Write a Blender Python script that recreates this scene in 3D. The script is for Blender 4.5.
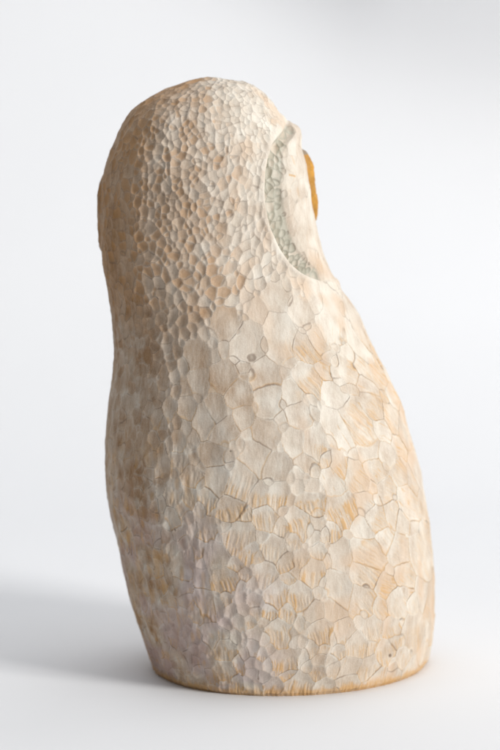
import bpy, math, random
import numpy as np

# ------------------------------------------------------------------ camera, light, exposure
scene = bpy.context.scene
for o in list(bpy.data.objects):
    bpy.data.objects.remove(o, do_unlink=True)
R = math.radians
PX = 0.0005            # half a millimetre: the working unit of the carving
DIST, PITCH, TGT_Z = 1.3, R(8), 0.1482

cam_data = bpy.data.cameras.new('camera')
cam = bpy.data.objects.new('camera', cam_data)
scene.collection.objects.link(cam)
cam.location = (0, -DIST * math.cos(PITCH), TGT_Z + DIST * math.sin(PITCH))
cam.rotation_euler = (R(90) - PITCH, 0, 0)
cam_data.sensor_fit = 'VERTICAL'
cam_data.sensor_height = 36
cam_data.lens = 36 * DIST / 0.375
cam_data.clip_start = 0.05
cam_data.clip_end = 50
cam_data.dof.use_dof = True
cam_data.dof.focus_distance = DIST - 0.055
cam_data.dof.aperture_fstop = 5.6
scene.camera = cam

world = bpy.data.worlds.new('World')
scene.world = world
world.use_nodes = True
wb = world.node_tree.nodes['Background']
wb.inputs['Color'].default_value = (0.93, 0.96, 1.0, 1)
wb.inputs['Strength'].default_value = 0.185


def area_light(name, loc, target, sx, sy, power, color):
    d = bpy.data.lights.new(name, 'AREA')
    d.shape = 'RECTANGLE'
    d.size, d.size_y, d.energy, d.color = sx, sy, power, color
    o = bpy.data.objects.new(name, d)
    scene.collection.objects.link(o)
    o.location = loc
    import mathutils
    v = mathutils.Vector(target) - mathutils.Vector(loc)
    o.rotation_euler = v.to_track_quat('-Z', 'Y').to_euler()
    return o


# the big soft window at the right, a little towards the camera
area_light('window_light', (3.0, -1.85, 1.35), (0, 0, 0.15), 1.05, 1.2, 129, (1.0, 0.985, 0.96))
# overhead area lamp, added to brighten the paper and fill from above
area_light('overhead_fill', (0.0, 0.05, 2.2), (0.05, 0.85, 0.3), 1.7, 1.2, 19, (0.96, 0.98, 1.0))

scene.view_settings.view_transform = 'Standard'
scene.view_settings.look = 'None'
scene.view_settings.exposure = 0
scene.view_settings.gamma = 1
scene.view_settings.use_curve_mapping = False
scene.render.engine = 'CYCLES'

rng = np.random.default_rng(7)


# ------------------------------------------------------------------ noise on arrays
def _hash(ix, iy, iz, seed):
    h = (ix * 374761393 + iy * 668265263 + iz * 2147483647 + seed * 974634777) & 0xffffffff
    h = ((h ^ (h >> 13)) * 1274126177) & 0xffffffff
    h = ((h ^ (h >> 16)) * 2246822519) & 0xffffffff
    return ((h ^ (h >> 15)) & 0xffff) / 65535.0


def vnoise(x, y, z, seed=0):
    """value noise in [-1, 1]"""
    xi, yi, zi = np.floor(x).astype(np.int64), np.floor(y).astype(np.int64), np.floor(z).astype(np.int64)
    fx, fy, fz = x - xi, y - yi, z - zi
    fx, fy, fz = [f * f * (3 - 2 * f) for f in (fx, fy, fz)]
    out = 0
    for dx in (0, 1):
        wx = fx if dx else 1 - fx
        for dy in (0, 1):
            wy = fy if dy else 1 - fy
            for dz in (0, 1):
                wz = fz if dz else 1 - fz
                out = out + wx * wy * wz * _hash(xi + dx, yi + dy, zi + dz, seed)
    return out * 2 - 1


def sstep(a, b, x):
    t = np.clip((x - a) / (b - a), 0, 1)
    return t * t * (3 - 2 * t)


# ------------------------------------------------------------------ the paper sweep
def new_mat(name, rough=0.8, spec=0.3):
    m = bpy.data.materials.new(name)
    m.use_nodes = True
    b = m.node_tree.nodes['Principled BSDF']
    b.inputs['Roughness'].default_value = rough
    b.inputs['Specular IOR Level'].default_value = spec
    return m, m.node_tree, b


def build_paper():
    prof = []
    y0, yc, rad = -2.2, 0.40, 0.42
    for i in range(27):
        prof.append((y0 + (yc - y0) * i / 26, 0.0))
    for i in range(1, 25):
        a = R(86) * i / 24
        prof.append((yc + rad * math.sin(a), rad - rad * math.cos(a)))
    ye, ze = prof[-1]
    for i in range(1, 61):
        prof.append((ye + 0.037 * i * math.cos(R(86)), ze + 0.037 * i * math.sin(R(86))))
    xs = np.linspace(-2.4, 2.4, 241)
    verts, faces = [], []
    for (y, z) in prof:
        for x in xs:
            k = min(max((z - 0.12) / 0.35, 0), 1)
            # the paper hangs in a few soft waves, a fold leaning in at the top right
            w = 0.012 * math.sin(3.1 * x + 1.2 * z + 0.6) + 0.006 * math.sin(7.3 * x - 2.0 * z)
            t = (z - (0.325 - (x - 0.04) * 0.47)) / 0.022
            fold = 0.0
            if t > -6: fold = 0.17 * math.tanh(0.95 * 0.022 * math.log(1 + math.exp(min(t, 40))) / 0.17) * max(0.0, min(1.0, (x + 0.10) / 0.2)) * max(0.0, min(1.0, (z - 0.15) / 0.1))
            verts.append((x, y - k * (w + fold), z))
    n = len(xs)
    for j in range(len(prof) - 1):
        for i in range(n - 1):
            faces.append((j * n + i, j * n + i + 1, (j + 1) * n + i + 1, (j + 1) * n + i))
    me = bpy.data.meshes.new('paper_backdrop')
    me.from_pydata(verts, [], faces)
    me.shade_smooth()
    m, nt, b = new_mat('white_paper', 0.85, 0.2)
    N, L = nt.nodes, nt.links
    tc = N.new('ShaderNodeTexCoord')
    n1 = N.new('ShaderNodeTexNoise'); n1.inputs['Scale'].default_value = 9; n1.inputs['Detail'].default_value = 4
    L.new(tc.outputs['Object'], n1.inputs['Vector'])
    mx = N.new('ShaderNodeMix'); mx.data_type = 'RGBA'
    mx.inputs['A'].default_value = (0.808, 0.811, 0.825, 1)
    mx.inputs['B'].default_value = (0.830, 0.833, 0.845, 1)
    L.new(n1.outputs['Fac'], mx.inputs['Factor'])
    L.new(mx.outputs['Result'], b.inputs['Base Color'])
    n2 = N.new('ShaderNodeTexNoise'); n2.inputs['Scale'].default_value = 900; n2.inputs['Detail'].default_value = 3
    L.new(tc.outputs['Object'], n2.inputs['Vector'])
    bp = N.new('ShaderNodeBump'); bp.inputs['Strength'].default_value = 0.10; bp.inputs['Distance'].default_value = 0.0004
    L.new(n2.outputs['Fac'], bp.inputs['Height'])
    L.new(bp.outputs['Normal'], b.inputs['Normal'])
    me.materials.append(m)
    o = bpy.data.objects.new('paper_backdrop', me)
    scene.collection.objects.link(o)
    o['kind'] = 'structure'
    o['label'] = 'white seamless paper sweep under and behind the carving'
    return o


build_paper()

# ------------------------------------------------------------------ the carved figure
# rings of the block: (height mm, centre offset, half width), the last two in half millimetres
PROF=[(0.00,41.50,132.02),
        (4.13,41.91,134.44),
        (8.29,41.22,136.90),
        (12.45,40.68,138.98),
        (16.61,39.76,140.69),
        (20.76,38.97,142.25),
        (24.91,37.92,143.66),
        (29.05,36.73,144.97),
        (33.20,35.48,146.27),
        (37.33,34.15,147.25),
        (41.47,33.02,148.04),
        (45.60,31.88,148.80),
        (49.72,30.76,149.26),
        (53.85,29.65,149.68),
        (57.97,28.50,150.13),
        (62.08,27.12,150.49),
        (66.20,25.72,150.83),
        (70.30,24.29,151.19),
        (74.41,22.75,151.43),
        (78.51,21.29,151.52),
        (82.61,19.83,151.60),
        (86.70,18.27,151.59),
        (90.79,16.83,151.36),
        (94.88,15.70,150.80),
        (98.97,14.49,150.16),
        (103.05,13.42,149.39),
        (107.12,12.20,148.41),
        (111.20,11.13,147.25),
        (115.26,10.06,146.07),
        (119.33,8.98,144.75),
        (123.39,7.95,143.38),
        (127.45,6.86,141.94),
        (131.51,6.01,140.21),
        (135.56,5.13,138.33),
        (139.61,3.77,135.98),
        (143.65,2.39,133.62),
        (147.70,0.96,131.20),
        (151.73,-0.59,128.82),
        (155.77,-2.19,126.50),
        (159.80,-3.85,124.23),
        (163.83,-5.91,122.35),
        (167.85,-8.02,120.52),
        (171.87,-10.26,118.81),
        (175.89,-12.56,117.05),
        (179.90,-15.01,115.55),
        (183.91,-17.64,114.03),
        (187.92,-20.79,112.45),
        (191.92,-24.21,110.68),
        (195.92,-28.04,108.52),
        (199.92,-31.41,106.72),
        (203.91,-33.26,106.09),
        (207.90,-34.76,105.49),
        (211.89,-36.02,104.91),
        (215.87,-37.10,104.32),
        (219.85,-38.03,103.67),
        (223.82,-38.82,102.92),
        (227.80,-39.50,102.22),
        (231.77,-40.18,101.52),
        (235.73,-40.79,100.88),
        (239.69,-41.14,100.07),
        (243.65,-41.45,99.17),
        (247.61,-41.55,97.93),
        (251.56,-41.41,96.46),
        (255.51,-41.26,94.35),
        (259.45,-41.11,91.88),
        (263.40,-41.37,88.48),
        (267.34,-41.81,84.81),
        (271.27,-43.10,80.49),
        (275.20,-44.30,75.90),
        (279.13,-44.49,70.48),
        (282.81,-43.05,63.72),
        (285.75,-40.87,57.06),
        (288.20,-38.89,51.12),
        (290.16,-37.63,44.79),
        (291.63,-35.71,39.00),
        (292.85,-35.23,33.11),
        (293.83,-35.41,28.49),
        (294.57,-35.59,21.61),
        (295.01,-35.62,16.00),
        (295.30,-35.68,10.79),
        (295.49,-35.74,5.27),
        (295.54,-35.59,2.33)]
PHI = R(115)           # the way the owl faces, measured from the camera side towards the right


def ring_E(t):
    return 1 / np.sqrt(np.cos(t - PHI) ** 2 / 1.08 ** 2 + np.sin(t - PHI) ** 2 / 0.94 ** 2)


def block_rings(step):
    P = np.array(PROF)
    z, c, a = P[:, 0] * 2, P[:, 1], P[:, 2]        # everything in half millimetres
    z = np.concatenate([z, [591.15], z[::-1]])
    c = np.concatenate([c, [-35.6], c[::-1]])
    a = np.concatenate([a, [0.0], -a[::-1]])
    s = np.concatenate([[0], np.cumsum(np.hypot(np.diff(z), np.diff(a)))])
    top = s[len(PROF)]
    ss = np.arange(0, s[-1], 0.5)
    k = np.hanning(41); k /= k.sum()
    out = []
    for v in (z, c, a):
        f = np.interp(ss, s, v)
        e = np.concatenate([2 * f[0] - f[20:0:-1], f, 2 * f[-1] - f[-2:-22:-1]])
        out.append(np.convolve(e, k, 'valid'))
    nrow = int(top / step)
    q = np.linspace(0, top, nrow)
    z, c, a = [np.interp(q, ss, v) for v in out]
    a[-1] = 0.05
    z[0] = 0
    return z, c, np.maximum(a, 0.05)


NV, NB = 640, 190
th = np.concatenate([np.linspace(R(-102), R(102), NV, endpoint=False),
                     np.linspace(R(102), R(258), NB, endpoint=False)])
Z, Cx, A = block_rings(0.68)
NR, NC = len(Z), len(th)
E = ring_E(th)
P = np.empty((NR, NC, 3))
P[..., 0] = Cx[:, None] + A[:, None] * (E * np.sin(th))[None]
P[..., 1] = -A[:, None] * (E * np.cos(th))[None]
P[..., 2] = Z[:, None]
AZ = np.broadcast_to(np.degrees(th)[None], (NR, NC))
AZ = np.where(AZ > 180, AZ - 360, AZ)
ROW = 664 - P[..., 2] * 1.0                        # rough height counted downward from the crown


def grid_normals(P):
    du = np.roll(P, -1, 1) - np.roll(P, 1, 1)
    dv = np.gradient(P, axis=0)
    n = np.cross(du, dv)
    n /= np.linalg.norm(n, axis=2, keepdims=True) + 1e-12
    return n


# soft unevenness of the block: gouged by hand, never a true lathe shape
X_, Y_, Z_ = P[..., 0], P[..., 1], P[..., 2]
N0 = grid_normals(P)
lump = 1.7 * vnoise(X_ / 46, Y_ / 46, Z_ / 60, 3) + 0.9 * vnoise(X_ / 20, Y_ / 20, Z_ / 26, 4)
edge_fade = 1 - 0.75 * sstep(50, 85, np.abs(AZ)) * (np.abs(AZ) < 110)
ridge = 2.4 * np.exp(-((AZ + 12) / 11) ** 2) * sstep(262, 320, ROW) * (1 - sstep(600, 664, ROW))
P = P + N0 * (lump * edge_fade * sstep(0, 14, Z_) + ridge)[..., None]

# ---- the face opening, outline as (azimuth, height)
RIM_L = [(105, 275.5), (88, 275.3), (70, 271.5), (58, 268.8), (50, 266), (44, 262), (40, 257.5), (37.5, 251), (36.3, 244),
         (35.8, 236), (36.5, 228), (38.5, 221), (41.5, 214), (46, 208), (52, 203), (60, 199.3), (72, 196.8),
         (88, 196), (105, 195.8)]
rim = np.array(RIM_L)
rimR = rim[::-1].copy(); rimR[:, 0] = 210 - rimR[:, 0]
poly = np.concatenate([rim, rimR[1:-1]])
poly = np.stack([np.radians(poly[:, 0]) * 107, poly[:, 1] * 2], 1)
# round the outline
for _ in range(2):
    q0 = poly * .75 + np.roll(poly, -1, 0) * .25
    q1 = poly * .25 + np.roll(poly, -1, 0) * .75
    poly = np.stack([q0, q1], 1).reshape(-1, 2)
gx = np.radians(np.where(AZ < -120, AZ + 360, AZ)) * 107
gy = P[..., 2]
sd = np.full((NR, NC), 60.0)
m = (gy > 370) & (gy < 570) & (gx > 10) & (gx < 385)
px_, py_ = gx[m] + 0.8 * vnoise(gx[m] / 9, gy[m] / 9, gy[m] * 0, 8), gy[m]
best = np.full(px_.shape, 1e9); inside = np.zeros(px_.shape, bool)
for i in range(len(poly)):
    ax, ay = poly[i]; bx, by = poly[(i + 1) % len(poly)]
    ex, ey = bx - ax, by - ay
    t = np.clip(((px_ - ax) * ex + (py_ - ay) * ey) / (ex * ex + ey * ey + 1e-9), 0, 1)
    best = np.minimum(best, (px_ - ax - t * ex) ** 2 + (py_ - ay - t * ey) ** 2)
    c = (ay > py_) != (by > py_)
    inside ^= c & (px_ < (bx - ax) * (py_ - ay) / (by - ay + 1e-12) + ax)
sd[m] = np.sqrt(best) * np.where(inside, -1, 1)
INN = np.maximum(-sd, 0)
N0 = grid_normals(P)
rl = rim[rim[:, 0] < 60]; rl = rl[np.argsort(rl[:, 1])]
DX = gx - np.interp(gy, rl[:, 1] * 2, np.radians(rl[:, 0]) * 107) + 2.2 * vnoise(gy / 15, gx / 60, gy * 0, 12)
wall = np.interp(INN, [0, 0.5, 3.2, 8], [0, 2.0, 17.5, 20])
floor_x = np.interp(DX, [0, 8, 20, 30, 37, 43, 54, 66, 90], [21, 21, 18.5, 14.5, 9.6, 6.6, 4.8, 4.4, 4.6])
floor_x = floor_x + 1.6 * vnoise(gy / 14, gx / 9, gy * 0, 13) * sstep(20, 30, DX) * sstep(75, 55, DX)
floor_d = np.minimum(wall, floor_x)
turn = sstep(60, 82, AZ) * (1 - sstep(130, 154, np.where(AZ < -120, AZ + 360, AZ)))
near = np.interp(INN, [0, 2, 10, 30, 60, 90], [0, 1.0, 0.8, 3.0, 4.6, 4.8])
floor_d = (floor_d * (1 - turn) + near * turn) * (0.70 + 0.30 * sstep(546, 510, gy))
floor_d = floor_d - 6.5 * np.exp(-((gy - 539) / 9.5) ** 2) * sstep(30, 40, DX) * sstep(0, 3.5, INN)
P = P - N0 * floor_d[..., None]
roll = 0.5 * np.exp(-((sd - 3.0) / 3.2) ** 2) * (sd > 0) - 1.0 * np.exp(-((sd - 11) / 5) ** 2) * (sd > 0)
P = P + N0 * roll[..., None]
FACE = sd < 0

# ---- a low lobe behind the left edge of the head
lobe = ((AZ + 93) / 13) ** 2 + ((P[..., 2] - 458) / 44) ** 2
lobe_h = 3.2 * sstep(1.0, 0.60, lobe) 
P = P + grid_normals(P) * lobe_h[..., None]

# ------------------------------------------------------------------ gouge cuts
Nrm = grid_normals(P)
Uv = np.stack([np.cos(th), np.sin(th), np.zeros(NC)], 1)[None].repeat(NR, 0)   # to the right
Uv = Uv - Nrm * (Uv * Nrm).sum(2, keepdims=True)
Uv /= np.linalg.norm(Uv, axis=2, keepdims=True) + 1e-9
Vv = np.cross(Uv, Nrm)                                                            # downward
Vv *= np.where(Vv[..., 2:3] > 0, -1.0, 1.0)

seedpos, seedrad = [], []
cell_prm = []


def region(az, row, face, dx, clu):
    """radius of the cuts, depth factor, stretch, and the share of small cuts"""
    if face:
        if dx < 40: return 3.6, 0.25, 1.25, 0.0
        return 7.5, 0.06, 1.7, 0.1
    if az < -105 or az > 105: return 12.0, 0.07, 1.1, 0.1
    # the little cuts of the hood run out gradually down the back and the left side
    lim = 285 - 25 * max(0, min(1, (az + 5) / 40)) + 55 * max(0, min(1, (-az - 12) / 25)) + 7 * math.sin(az * .3)
    k = max(0, min(1, (row - lim) / 45))
    if rng.random() > k:
        if az < -44: return 4.0, 0.16, 1.5, 0.0
        r = 3.2 + 1.0 * max(0, min(1, (row - 130) / 150)) + 2.2 * k
        st = 1.15
        if az > 8 and row > 135: r, st = r * 1.05, 1.5
        if row < 118: return 3.3, 0.20, 1.15, 0.0
        return r, 0.235, st, 0.0
    if abs(az) < 62 and clu > 0.22: return 5.2 + 1.2 * rng.random(), 0.15, 1.25, 0.25
    if az > 62: return 12.0, 0.045, 1.4, 0.2
    if az < -38: return 6.2, 0.13, 1.6, 0.45
    if az < -24: return 8.5, 0.10, 1.3, 0.55
    if row > 545 and az < -8: return 6.0, 0.15, 1.3, 0.4
    if row < 470 and az < 12: return 10.5, 0.09, 1.15, 0.62
    if az > 22 and row < 580: return 10.8, 0.085, 1.3, 0.35
    return 9.2, 0.10, 1.0, 0.42


area = np.linalg.norm(np.roll(P, -1, 1) - P, axis=2) * np.linalg.norm(np.gradient(P, axis=0), axis=2)
flatA = area.ravel().copy()
flatA[(np.abs(AZ).ravel() > 112)] *= 0.25
cdf = np.cumsum(flatA); cdf /= cdf[-1]
cand = np.searchsorted(cdf, rng.random(46000))
accP = np.zeros((14000, 3)); accR = np.zeros(14000); accI = []
na = 0
azf, rowf, ff, sdf, Pf = AZ.ravel(), ROW.ravel(), FACE.ravel(), sd.ravel(), P.reshape(-1, 3)
dxf = DX.ravel()
cluf = (vnoise(X_ / 19, Y_ / 19, Z_ / 27, 17) * 0.9 + vnoise(X_ / 9, Y_ / 9, Z_ / 9, 18) * 0.3
        - 0.10 * sstep(15, 45, AZ) + 0.10 * sstep(5, -20, AZ)).ravel()
plan = []
for ci in cand:
    r, c, st, small = region(azf[ci], rowf[ci], ff[ci], dxf[ci], cluf[ci])
    if rng.random() < small: rr = r * rng.uniform(0.36, 0.56)
    else: rr = r * rng.uniform(0.60, 1.36)
    plan.append((ci, max(rr, 2.3), c, st))
# large cuts first, the little ones fill the gaps between them
band = np.array([p[1] for p in plan])
order = np.argsort(-np.round(band / 3.5) * 1.0 + rng.random(len(plan)) * 0.9)
for oi in order:
    ci, rr, c, st = plan[oi]
    if na >= 13999: break
    p = Pf[ci]
    if na:
        d = np.sqrt(((accP[:na] - p) ** 2).sum(1))
        if (d < 0.80 * (accR[:na] + rr)).any(): continue
    accP[na] = p; accR[na] = rr; accI.append((ci, c, st)); na += 1
print('cuts', na, 'band', sum(1 for a in accI if ff[a[0]] and azf[a[0]] < 52))

W = P + np.stack([vnoise(P[..., 0] / 5.5, P[..., 1] / 5.5, P[..., 2] / 5.5, 20 + k) * 0.75 +
                  vnoise(P[..., 0] / 17, P[..., 1] / 17, P[..., 2] / 17, 30 + k) * 2.0 for k in range(3)], 2)
W = W + 0.32 * np.stack([vnoise(P[..., 0] / 2.2, P[..., 1] / 2.2, P[..., 2] / 2.2, 36 + k) for k in range(3)], 2)
h1 = np.full((NR, NC), 1e3); h2 = np.full((NR, NC), 1e3)
cid = np.full((NR, NC), -1, np.int32); cid2 = np.full((NR, NC), -1, np.int32)
LU = np.zeros((NR, NC)); LVv = np.zeros((NR, NC))
arc_r = np.concatenate([[0], np.cumsum(np.hypot(np.diff(Z), np.diff(A)))])
c_rnd = rng.random((na, 6))
fib_a = np.zeros(na)
for i in range(na):
    ci, c, st = accI[i]
    r0, c0 = divmod(ci, NC)
    rr = accR[i]; az = azf[ci]; row = rowf[ci]
    reach = rr * 2.6 + 7
    ra = np.searchsorted(arc_r, arc_r[r0] - reach); rb = np.searchsorted(arc_r, arc_r[r0] + reach) + 1
    Amin = max(A[max(ra, 0):rb].min(), 0.1)
    dth = reach / (Amin * 0.92)
    if dth > 2.4: cols = np.arange(NC)
    else:
        dd = np.abs((th - th[c0] + math.pi) % (2 * math.pi) - math.pi)
        cols = np.nonzero(dd < dth)[0]
    sl = np.ix_(np.arange(ra, min(rb, NR)), cols)
    d = W[sl] - W[r0, c0]
    u = d @ Uv[r0, c0]; v = d @ Vv[r0, c0]; n = d @ Nrm[r0, c0]
    ang = 0.9 * sstep(18, 42, az) * (1 - sstep(560, 640, row)) * sstep(285, 330, row) + (c_rnd[i, 0] - .5) * 0.5
    if row < 300: ang = (c_rnd[i, 0] - .5) * 0.9 - (0.35 if az > 0 else -0.1)
    fib_a[i] = ang
    ca, sa = math.cos(ang), math.sin(ang)
    uu, vv = u * ca - v * sa, u * sa + v * ca
    s_ = st ** 0.5 * (0.9 + 0.25 * c_rnd[i, 1])
    d2 = (uu * s_) ** 2 + (vv / s_) ** 2 + n * n
    cc = c * (0.75 + 0.5 * c_rnd[i, 2])
    # a gouge enters shallow above and stops deep below
    tl = min(1.0, rr / 9.0) * 0.15 * (0.3 if ff[ci] else 1.0)
    h = cc * (d2 / rr - rr) - tl * (0.35 + 0.8 * c_rnd[i, 3]) * vv * 0.8 + 1.6 * tl * (c_rnd[i, 4] - .5) * uu - 0.25 * tl * rr * c_rnd[i, 5] - (0.35 if 4.2 < rr < 6.5 else 0.0)
    H1, H2, I1, I2 = h1[sl], h2[sl], cid[sl], cid2[sl]
    new1 = h < H1
    new2 = (~new1) & (h < H2)
    H2n = np.where(new1, H1, np.where(new2, h, H2)); I2n = np.where(new1, I1, np.where(new2, i, I2))
    h1[sl] = np.where(new1, h, H1); h2[sl] = H2n; cid2[sl] = I2n; cid[sl] = np.where(new1, i, I1)
    LU[sl] = np.where(new1, uu / rr, LU[sl]); LVv[sl] = np.where(new1, vv / rr, LVv[sl])
h1 = np.where(cid < 0, 0, h1); cid = np.maximum(cid, 0); cid2 = np.maximum(cid2, 0)
radc = accR[cid]
depf = np.array([a[1] for a in accI])[cid]
edge_px = np.clip((h2 - h1) / (2.2 * depf + 0.06), 0, 8)
h1 = np.clip(h1, -1.7, 1.2)

azc, rwc = AZ, ROW
pairh = _hash(np.minimum(cid, cid2).astype(np.int64), np.maximum(cid, cid2).astype(np.int64), cid * 0, 5)
# checks and stops: dark fine lines where two large cuts meet
big = sstep(3.6, 5.4, np.minimum(radc, accR[cid2]))
crk = (pairh > np.where((AZ > 10) & (ROW > 300), 0.10, 0.18)) * (0.55 + 0.45 * pairh) * big * (~FACE) * sstep(0.95, 0.2, edge_px)
crk *= 0.35 + 0.65 * sstep(-0.4, 0.5, vnoise(X_ / 11, Y_ / 11, Z_ / 11, 44))
# torn fibres at the lower stop of a cut
r_id = c_rnd[cid, 5]
torn_zone = sstep(-32, -18, AZ) * (1 - 0.55 * sstep(35, 60, AZ)) * sstep(430, 470, ROW) + 0.8 * sstep(16, 30, AZ) * sstep(300, 340, ROW) * (1 - sstep(430, 470, ROW)) \
    + 0.45 * sstep(-95, -60, AZ) * sstep(430, 500, ROW) * (AZ < -20)
torn_zone = np.clip(torn_zone, 0, 1) * (AZ < 100) * (AZ > -100) * (~FACE)
comb = vnoise(LU * radc / 1.0 + 31.7 * cid, LVv * radc / 12, cid * 7.13, 51)
comb2 = vnoise(LU * radc / 3.0 + 11.3 * cid, LVv * radc / 14, cid * 3.1, 52)
low = sstep(0.12, 0.52, LVv + 0.22 * comb2)
pick = (r_id > 0.28).astype(float) * sstep(5, 8, radc)
torn = torn_zone * pick * low * (0.22 + 0.78 * sstep(0.0, 0.45, comb)) * (0.35 + 0.65 * sstep(-0.5, 0.4, vnoise(X_ / 20, Y_ / 20, Z_ / 20, 53)))
# long splinters lying diagonally on the right
spl = sstep(0.62, 0.8, vnoise(LU * radc / 1.5 + 17.0 * cid, LVv * radc / 15, cid * 5.5, 60))
spl *= sstep(14, 28, AZ) * sstep(290, 330, ROW) * (AZ < 100) * sstep(5, 9, radc) * (r_id < 0.5)
# rough chattered wood low on the left
rough_zone = sstep(-14, -34, AZ) * sstep(395, 460, ROW) * (AZ > -105)
grain = vnoise(X_ / 2.6, Y_ / 2.6, Z_ / 9, 71) * .5 + vnoise(X_ / 5.5, Y_ / 5.5, Z_ / 11, 72)
fine = vnoise(X_ / 1.6, Y_ / 1.6, Z_ / 4.0, 73)

amp = np.where(sd > 0, sstep(2.0, 8.0, sd), sstep(3.0, 6.0, -sd))
H = h1 * amp
H -= 0.32 * crk
H += torn_zone * pick * low * (0.55 * comb - 0.15)
H -= 0.30 * spl
H += rough_zone * (1.1 * grain + 0.35 * fine) + 0.07 * fine
H *= (1 - 0.5 * sstep(-62, -80, AZ) * (AZ > -112)) * sstep(0, 5, Z_ + 2)
# frayed lower edge
strip = sstep(9.5 + 3.5 * vnoise(np.radians(AZ) * 30, Z_ * 0, Z_ * 0, 80), 4.0, Z_)
H += strip * 0.4 * vnoise(np.radians(AZ) * 90, Z_ / 8, Z_ * 0, 81) - 2.2 * sstep(3.0, 0.0, Z_)
P = P + Nrm * H[..., None]
P[..., 2] = np.maximum(P[..., 2], 0)
P[0, :, 2] = 0

# ------------------------------------------------------------------ pigment masks (brushed on, rubbed off, and some shade put into the colour)
tone = c_rnd[cid, 1]
big_n = vnoise(X_ / 60, Y_ / 60, Z_ / 70, 90) * .6 + vnoise(X_ / 24, Y_ / 24, Z_ / 28, 91) * .4
mid_n = vnoise(X_ / 9, Y_ / 9, Z_ / 12, 92)
# wash: 1 = thick limewash, 0 = bare wood
wash = 0.60 + 0.20 * sstep(-30, 40, AZ) * sstep(120, 30, np.abs(AZ - 40)) + 0.26 * big_n + 0.20 * mid_n + 0.20 * (tone - .5) + 0.07 * comb * sstep(4, 7, radc)
wash += 0.24 * sstep(295, 330, ROW) * sstep(2.6, 0.6, edge_px) * sstep(-0.35, 0.5, vnoise(X_ / 8, Y_ / 8, Z_ / 8, 99))
wash += 0.22 * rough_zone * vnoise(X_ / 6, Y_ / 6, Z_ / 11, 93) * 1.3
wash -= 0.38 * sstep(-16, -62, AZ) * sstep(-120, -100, AZ) + 0.16 * sstep(-32, -60, AZ) * sstep(360, 300, ROW) * (AZ > -110)  # left side browner: thinner wash, with its shade put into the colour too
wash += 0.09 * sstep(14, -8, AZ) * sstep(-40, -22, AZ) * sstep(400, 470, ROW) + 0.10 * sstep(-30, -60, AZ) * (ROW < 330) * (AZ > -110)
headz = 1 - sstep(275, 320, ROW)
centre = 0.12 + 0.88 * sstep(0.3, 3.0, edge_px + 0.9 * fine)
orange = headz * centre * (~FACE) * sstep(0.35, 0.85, c_rnd[cid, 2] + 0.35 * big_n + 0.25 * np.exp(-((AZ + 18) / 26) ** 2)
                                          + 0.10 * sstep(150, 190, ROW) - 0.55 * sstep(2, 30, AZ) - 0.25 * sstep(140, 100, ROW))
orange *= (1 - 0.3 * sstep(6, 0, LVv))
body_or = (~FACE) * (1 - headz) * sstep(0.55, 0.95, c_rnd[cid, 3] + 0.4 * big_n) * 0.42 * sstep(8, 3, radc) * sstep(-1.2, 0.8, mid_n * 2)
orange = np.clip(orange + body_or + 0.42 * headz * sstep(-22, -50, AZ) * (AZ > -112) * sstep(-0.9, 0.3, mid_n + big_n), 0, 1)  # last term: head's left browner, bare wood plus shade put into the colour
peach = sstep(0.0, 0.7, vnoise(X_ / 17, Y_ / 17, Z_ / 22, 95) + (c_rnd[cid, 4] - .5) * 0.5) * (0.35 + 0.65 * sstep(0, 30, AZ))
green = FACE * sstep(39, 34, DX) * (1.0 - 0.80 * centre * (0.25 + tone))  # grey-green recess band, its shade and cut relief put into the colour
rimw = np.exp(-((sd - 1.0) / (7.0 + 3 * vnoise(gx / 8, gy / 8, gy * 0, 14))) ** 2) * (sd > -2.0) * (0.75 + 0.4 * mid_n)
ochre = np.clip(torn + 0.55 * spl + strip * (0.75 + 0.25 * fine), 0, 1)
ochre = np.clip(ochre + 0.45 * rough_zone * sstep(0.25, 0.7, vnoise(X_ / 5, Y_ / 5, Z_ / 15, 96)), 0, 1)
dash = FACE * sstep(1.5, 0.4, np.abs(Z_ - 499 + 0.35 * (AZ - 64)) + 0.5 * fine + 0.12 * np.abs(AZ - 64.5)) * sstep(3.4, 2.2, np.abs(AZ - 64.5))
facecut = FACE * 0.55 * sstep(0.55, 0.75, vnoise(LU * radc / 1.6, LVv * radc / 14, cid * 3.3, 61)) * sstep(41, 48, DX)
crease = FACE * sstep(2.2, 0.6, np.abs(DX - 36.5)) * (0.35 + 0.4 * mid_n)
lip = (~FACE) * sstep(1.9, 0.5, edge_px) * sstep(0.15, 0.55, LVv) * sstep(5, 8, radc) * sstep(0.1, 0.6, c_rnd[cid, 0] + 0.5 * mid_n) * (np.abs(AZ) < 105)
ochre = np.clip(ochre + 0.55 * lip * sstep(300, 360, ROW), 0, 1)
wash -= 0.20 * sstep(450, 540, ROW) * sstep(700, 620, ROW) * np.exp(-((AZ - 26) / 24) ** 2) * sstep(-0.5, 0.5, big_n + 0.4 * mid_n)
ochre = np.clip(ochre + dash + 0.6 * facecut, 0, 1)
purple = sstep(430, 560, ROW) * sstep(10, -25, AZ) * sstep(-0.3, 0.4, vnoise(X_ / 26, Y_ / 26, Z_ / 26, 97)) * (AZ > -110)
# a peach stain low on the cheek
stain = FACE * np.exp(-(((AZ - 76) / 10) ** 2 + ((P[..., 2] - 412 + (AZ - 73) * 0.9) / 12) ** 2))
peach = np.clip(peach * (~FACE) + 0.3 * peach * FACE + stain * 1.3, 0, 1)
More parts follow.
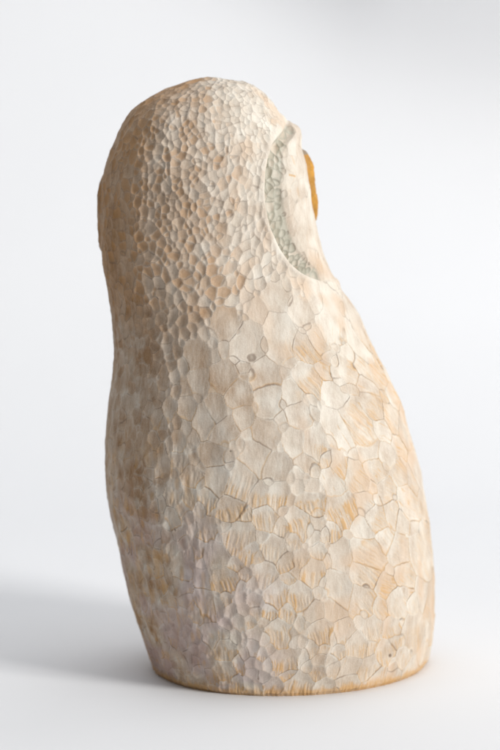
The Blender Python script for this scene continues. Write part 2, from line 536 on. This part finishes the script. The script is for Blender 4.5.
# a few small knots and pinholes
knot = np.zeros((NR, NC))
for (kaz, krow, kr) in [(-11, 421, 1.0), (48, 634, 1.7), (-42, 493, 1.0), (-36, 500, 0.8)]:
    kd = np.hypot(np.radians(AZ - kaz) * 150, (ROW - krow)) + 0.8 * mid_n
    knot = np.maximum(knot, sstep(kr * 1.25, kr * 0.6, kd))
P = P - Nrm * (knot * 0.8)[..., None]
headline = (0.14 + 0.34 * np.maximum(headz, FACE)) * sstep(1.1, 0.25, edge_px) * sstep(-0.6, 0.3, vnoise(X_ / 7, Y_ / 7, Z_ / 7, 98)) * (1 - 0.7 * big) * sstep(1, 5, np.abs(sd))  # thin dark lines between cuts; on the face, groove shade put into colour
crkc = np.clip(np.maximum(crk * 0.95, headline) + knot + np.clip(crease, 0, 1) * 0.6, 0, 1)

# ------------------------------------------------------------------ materials
def mixc(nt, fac, a, b):
    n = nt.nodes.new('ShaderNodeMix'); n.data_type = 'RGBA'; n.clamp_factor = True
    for s, v in ((n.inputs['Factor'], fac), (n.inputs['A'], a), (n.inputs['B'], b)):
        if isinstance(v, tuple): s.default_value = v + (1,)
        elif isinstance(v, (int, float)): s.default_value = v
        else: nt.links.new(v, s)
    return n.outputs['Result']


def math_n(nt, op, a, b=None, c=None):
    n = nt.nodes.new('ShaderNodeMath'); n.operation = op
    for s, v in zip(n.inputs, (a, b, c)):
        if v is None: continue
        if isinstance(v, (int, float)): s.default_value = v
        else: nt.links.new(v, s)
    return n.outputs[0]


def attr(nt, name):
    a = nt.nodes.new('ShaderNodeAttribute'); a.attribute_name = name
    s = nt.nodes.new('ShaderNodeSeparateColor'); nt.links.new(a.outputs['Color'], s.inputs['Color'])
    return s.outputs[0], s.outputs[1], s.outputs[2], a.outputs['Alpha']


def noise(nt, vec, scale, detail=3, rough=0.6, stretch=None):
    if stretch:
        mp = nt.nodes.new('ShaderNodeMapping'); mp.inputs['Scale'].default_value = stretch
        nt.links.new(vec, mp.inputs['Vector']); vec = mp.outputs['Vector']
    n = nt.nodes.new('ShaderNodeTexNoise'); n.inputs['Scale'].default_value = scale
    n.inputs['Detail'].default_value = detail; n.inputs['Roughness'].default_value = rough
    nt.links.new(vec, n.inputs['Vector'])
    return n.outputs['Fac']


def wood_material(name):
    m, nt, b = new_mat(name, 0.72, 0.28)
    wash, orange, peach, green = attr(nt, 'pigment_shade')
    ochre, crack_shade, purple, rim_ = attr(nt, 'wear_shade')
    tc = nt.nodes.new('ShaderNodeTexCoord'); ob = tc.outputs['Object']
    blot = noise(nt, ob, 70, 5, 0.65)
    gr = noise(nt, ob, 520, 4, 0.7, (1, 1, 0.3))
    speck = noise(nt, ob, 1500, 2, 0.6)
    bare = mixc(nt, gr, (0.22, 0.125, 0.06), (0.43, 0.255, 0.13))
    w1 = mixc(nt, blot, (0.56, 0.49, 0.395), (0.80, 0.755, 0.68))
    w = math_n(nt, 'ADD', wash, math_n(nt, 'MULTIPLY', math_n(nt, 'SUBTRACT', gr, 0.5), 0.55))
    w = math_n(nt, 'ADD', w, math_n(nt, 'MULTIPLY', math_n(nt, 'SUBTRACT', speck, 0.5), 0.35))
    col = mixc(nt, w, bare, w1)
    col = mixc(nt, math_n(nt, 'MULTIPLY', peach, 0.46), col, (0.62, 0.43, 0.28))
    col = mixc(nt, math_n(nt, 'MULTIPLY', orange, math_n(nt, 'ADD', math_n(nt, 'MULTIPLY', gr, 0.7), 0.30)), col, (0.43, 0.22, 0.075))
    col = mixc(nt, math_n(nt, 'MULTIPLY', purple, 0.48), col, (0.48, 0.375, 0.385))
    col = mixc(nt, math_n(nt, 'MULTIPLY', green, 0.75), col, (0.44, 0.45, 0.375))
    col = mixc(nt, math_n(nt, 'MULTIPLY', rim_, 0.45), col, (0.74, 0.69, 0.60))
    col = mixc(nt, math_n(nt, 'MULTIPLY', ochre, 0.72), col, (0.58, 0.32, 0.095))
    col = mixc(nt, math_n(nt, 'MULTIPLY', crack_shade, 0.80), col, (0.14, 0.09, 0.06))
    nt.links.new(col, b.inputs['Base Color'])
    nt.links.new(math_n(nt, 'ADD', 0.50, math_n(nt, 'MULTIPLY', blot, 0.38)), b.inputs['Roughness'])
    hgt = math_n(nt, 'ADD', math_n(nt, 'MULTIPLY', gr, 0.8), math_n(nt, 'MULTIPLY', speck, 0.4))
    bp = nt.nodes.new('ShaderNodeBump'); bp.inputs['Strength'].default_value = 0.55; bp.inputs['Distance'].default_value = 0.0004
    nt.links.new(hgt, bp.inputs['Height']); nt.links.new(bp.outputs['Normal'], b.inputs['Normal'])
    return m


def mesh_from_grid(name, mask_faces, cap):
    idx = np.arange(NR * NC).reshape(NR, NC)
    a = idx[:-1]; b_ = np.roll(idx, -1, 1)[:-1]; c = np.roll(idx, -1, 1)[1:]; d = idx[1:]
    quads = np.stack([a, b_, c, d], -1)[mask_faces].reshape(-1, 4)
    used, inv = np.unique(quads.ravel(), return_inverse=True)
    co = P.reshape(-1, 3)[used] * PX
    quads = inv.reshape(-1, 4).astype(np.int32)
    n = len(co)
    att1 = np.stack([wash, orange, peach, green], -1).reshape(-1, 4)[used]
    att2 = np.stack([ochre, crkc, purple, rimw], -1).reshape(-1, 4)[used]
    loops = [quads.ravel()]; starts = [np.arange(len(quads)) * 4]; tot = [np.full(len(quads), 4)]
    if cap:
        loops.append(np.arange(NC)[::-1].astype(np.int32))              # the sawn foot
        starts.append(np.array([len(quads) * 4])); tot.append(np.array([NC]))
    loops = np.concatenate(loops); starts = np.concatenate(starts)
    me = bpy.data.meshes.new(name)
    me.vertices.add(n); me.vertices.foreach_set('co', co.astype(np.float32).ravel())
    me.loops.add(len(loops)); me.loops.foreach_set('vertex_index', loops.astype(np.int32))
    me.polygons.add(len(starts)); me.polygons.foreach_set('loop_start', starts.astype(np.int32))
    me.update(calc_edges=True)
    for nm, at in (('pigment_shade', att1), ('wear_shade', att2)):
        la = me.attributes.new(nm, 'FLOAT_COLOR', 'POINT')
        la.data.foreach_set('color', np.clip(at, 0, 1).astype(np.float32).ravel())
    me.shade_smooth()
    return me


root = bpy.data.objects.new('carved_owl', None)
root.empty_display_size = 0.05
scene.collection.objects.link(root)
root['label'] = 'limewashed wooden owl carving turned away, gouge marks all over its hood and body'
root['category'] = 'sculpture'

wood = wood_material('limewashed_wood')
fmask = (sd[:-1] < -1.6) & (np.roll(sd, -1, 1)[:-1] < -1.6) & (sd[1:] < -1.6) & (np.roll(sd, -1, 1)[1:] < -1.6)
for nm, mk, cap, lab in (('hooded_body', ~fmask, True, None), ('facial_disc', fmask, False, 'recessed facial disc with a pale cheek, its grey-green deepened as painted shade')):
    me = mesh_from_grid(nm, mk, cap)
    me.materials.append(wood)
    o = bpy.data.objects.new(nm, me)
    scene.collection.objects.link(o)
    o.parent = root
    if lab: o['label'] = lab


# ------------------------------------------------------------------ the beak: a carved amber blade down the middle of the face
def build_beak():
    # height, how far it stands out of the face, half width (half millimetres)
    tab = np.array([(523, 1.0, 1.0), (519, 6.0, 2.6), (512, 7.4, 5.0), (504, 7.8, 8.0), (492, 7.2, 9.5), (478, 6.6, 9.6),
                    (468, 6.2, 8.6), (460, 5.4, 7.0), (454, 4.2, 5.0), (450, 2.0, 3.0), (447, -1.5, 1.2)])
    tab = tab[::-1]
    zz = np.linspace(447, 523, 96)
    hh = np.interp(zz, tab[:, 0], tab[:, 1]); ww = np.interp(zz, tab[:, 0], tab[:, 2])
    az0 = R(101)
    nn = 56
    verts, cols = [], []
    zc, cc, aa = Z, Cx, A
    for j, z in enumerate(zz):
        cx = np.interp(z, zc[:-2], cc[:-2]); ra = np.interp(z, zc, aa) * float(ring_E(np.array(az0)))
        base = ra - 5.0
        for i in range(nn):
            t = -1 + 2 * i / (nn - 1)
            prof = max(0.0, 1 - abs(t) ** 2.6)
            w = ww[j] * t
            # faceted by small knife cuts
            f = 1.5 * float(vnoise(np.array(w / 3.2), np.array(z / 6.0), np.array(0.5), 101)) + 0.8 * float(vnoise(np.array(w / 1.4), np.array(z / 2.5), np.array(0.5), 102))
            rad = base - 1.5 + (hh[j] + 1.5 + f) * prof
            ux, uy = math.sin(az0), -math.cos(az0)
            tx, ty = math.cos(az0), math.sin(az0)
            verts.append(((cx + ux * rad + tx * w) * PX, (uy * rad + ty * w) * PX, z * PX))
            dk = 0.5 + 0.5 * float(vnoise(np.array(w / 3.0), np.array(z / 7.0), np.array(9.5), 103))
            cols.append((dk, 1.0 if z > 515 else 0.0, 0, 1))
    faces = []
    for j in range(len(zz) - 1):
        for i in range(nn - 1):
            faces.append((j * nn + i, j * nn + i + 1, (j + 1) * nn + i + 1, (j + 1) * nn + i))
    # closed back
    for j in range(len(zz) - 1):
        faces.append((j * nn + nn - 1, j * nn, (j + 1) * nn, (j + 1) * nn + nn - 1))
    faces.append(tuple(range(nn))[::-1]); faces.append(tuple((len(zz) - 1) * nn + i for i in range(nn)))
    me = bpy.data.meshes.new('beak'); me.from_pydata(verts, [], faces)
    la = me.attributes.new('stain', 'FLOAT_COLOR', 'POINT')
    la.data.foreach_set('color', np.array(cols, np.float32).ravel())
    me.shade_smooth()
    m, nt, b = new_mat('amber_stained_wood', 0.5, 0.4)
    dk, tip, _, _ = attr(nt, 'stain')
    tc = nt.nodes.new('ShaderNodeTexCoord')
    n1 = noise(nt, tc.outputs['Object'], 650, 4, 0.75)
    col = mixc(nt, math_n(nt, 'MULTIPLY', math_n(nt, 'ADD', dk, n1), 0.6), (0.10, 0.035, 0.005), (0.66, 0.32, 0.03))
    col = mixc(nt, math_n(nt, 'MULTIPLY', tip, 0.85), col, (0.22, 0.19, 0.15))
    nt.links.new(col, b.inputs['Base Color'])
    bp = nt.nodes.new('ShaderNodeBump'); bp.inputs['Strength'].default_value = 0.4; bp.inputs['Distance'].default_value = 0.0004
    nt.links.new(n1, bp.inputs['Height']); nt.links.new(bp.outputs['Normal'], b.inputs['Normal'])
    me.materials.append(m)
    o = bpy.data.objects.new('beak', me)
    scene.collection.objects.link(o)
    o.parent = root
    o['label'] = 'amber yellow beak standing out in profile'


build_beak()
print('rows, columns', NR, NC)
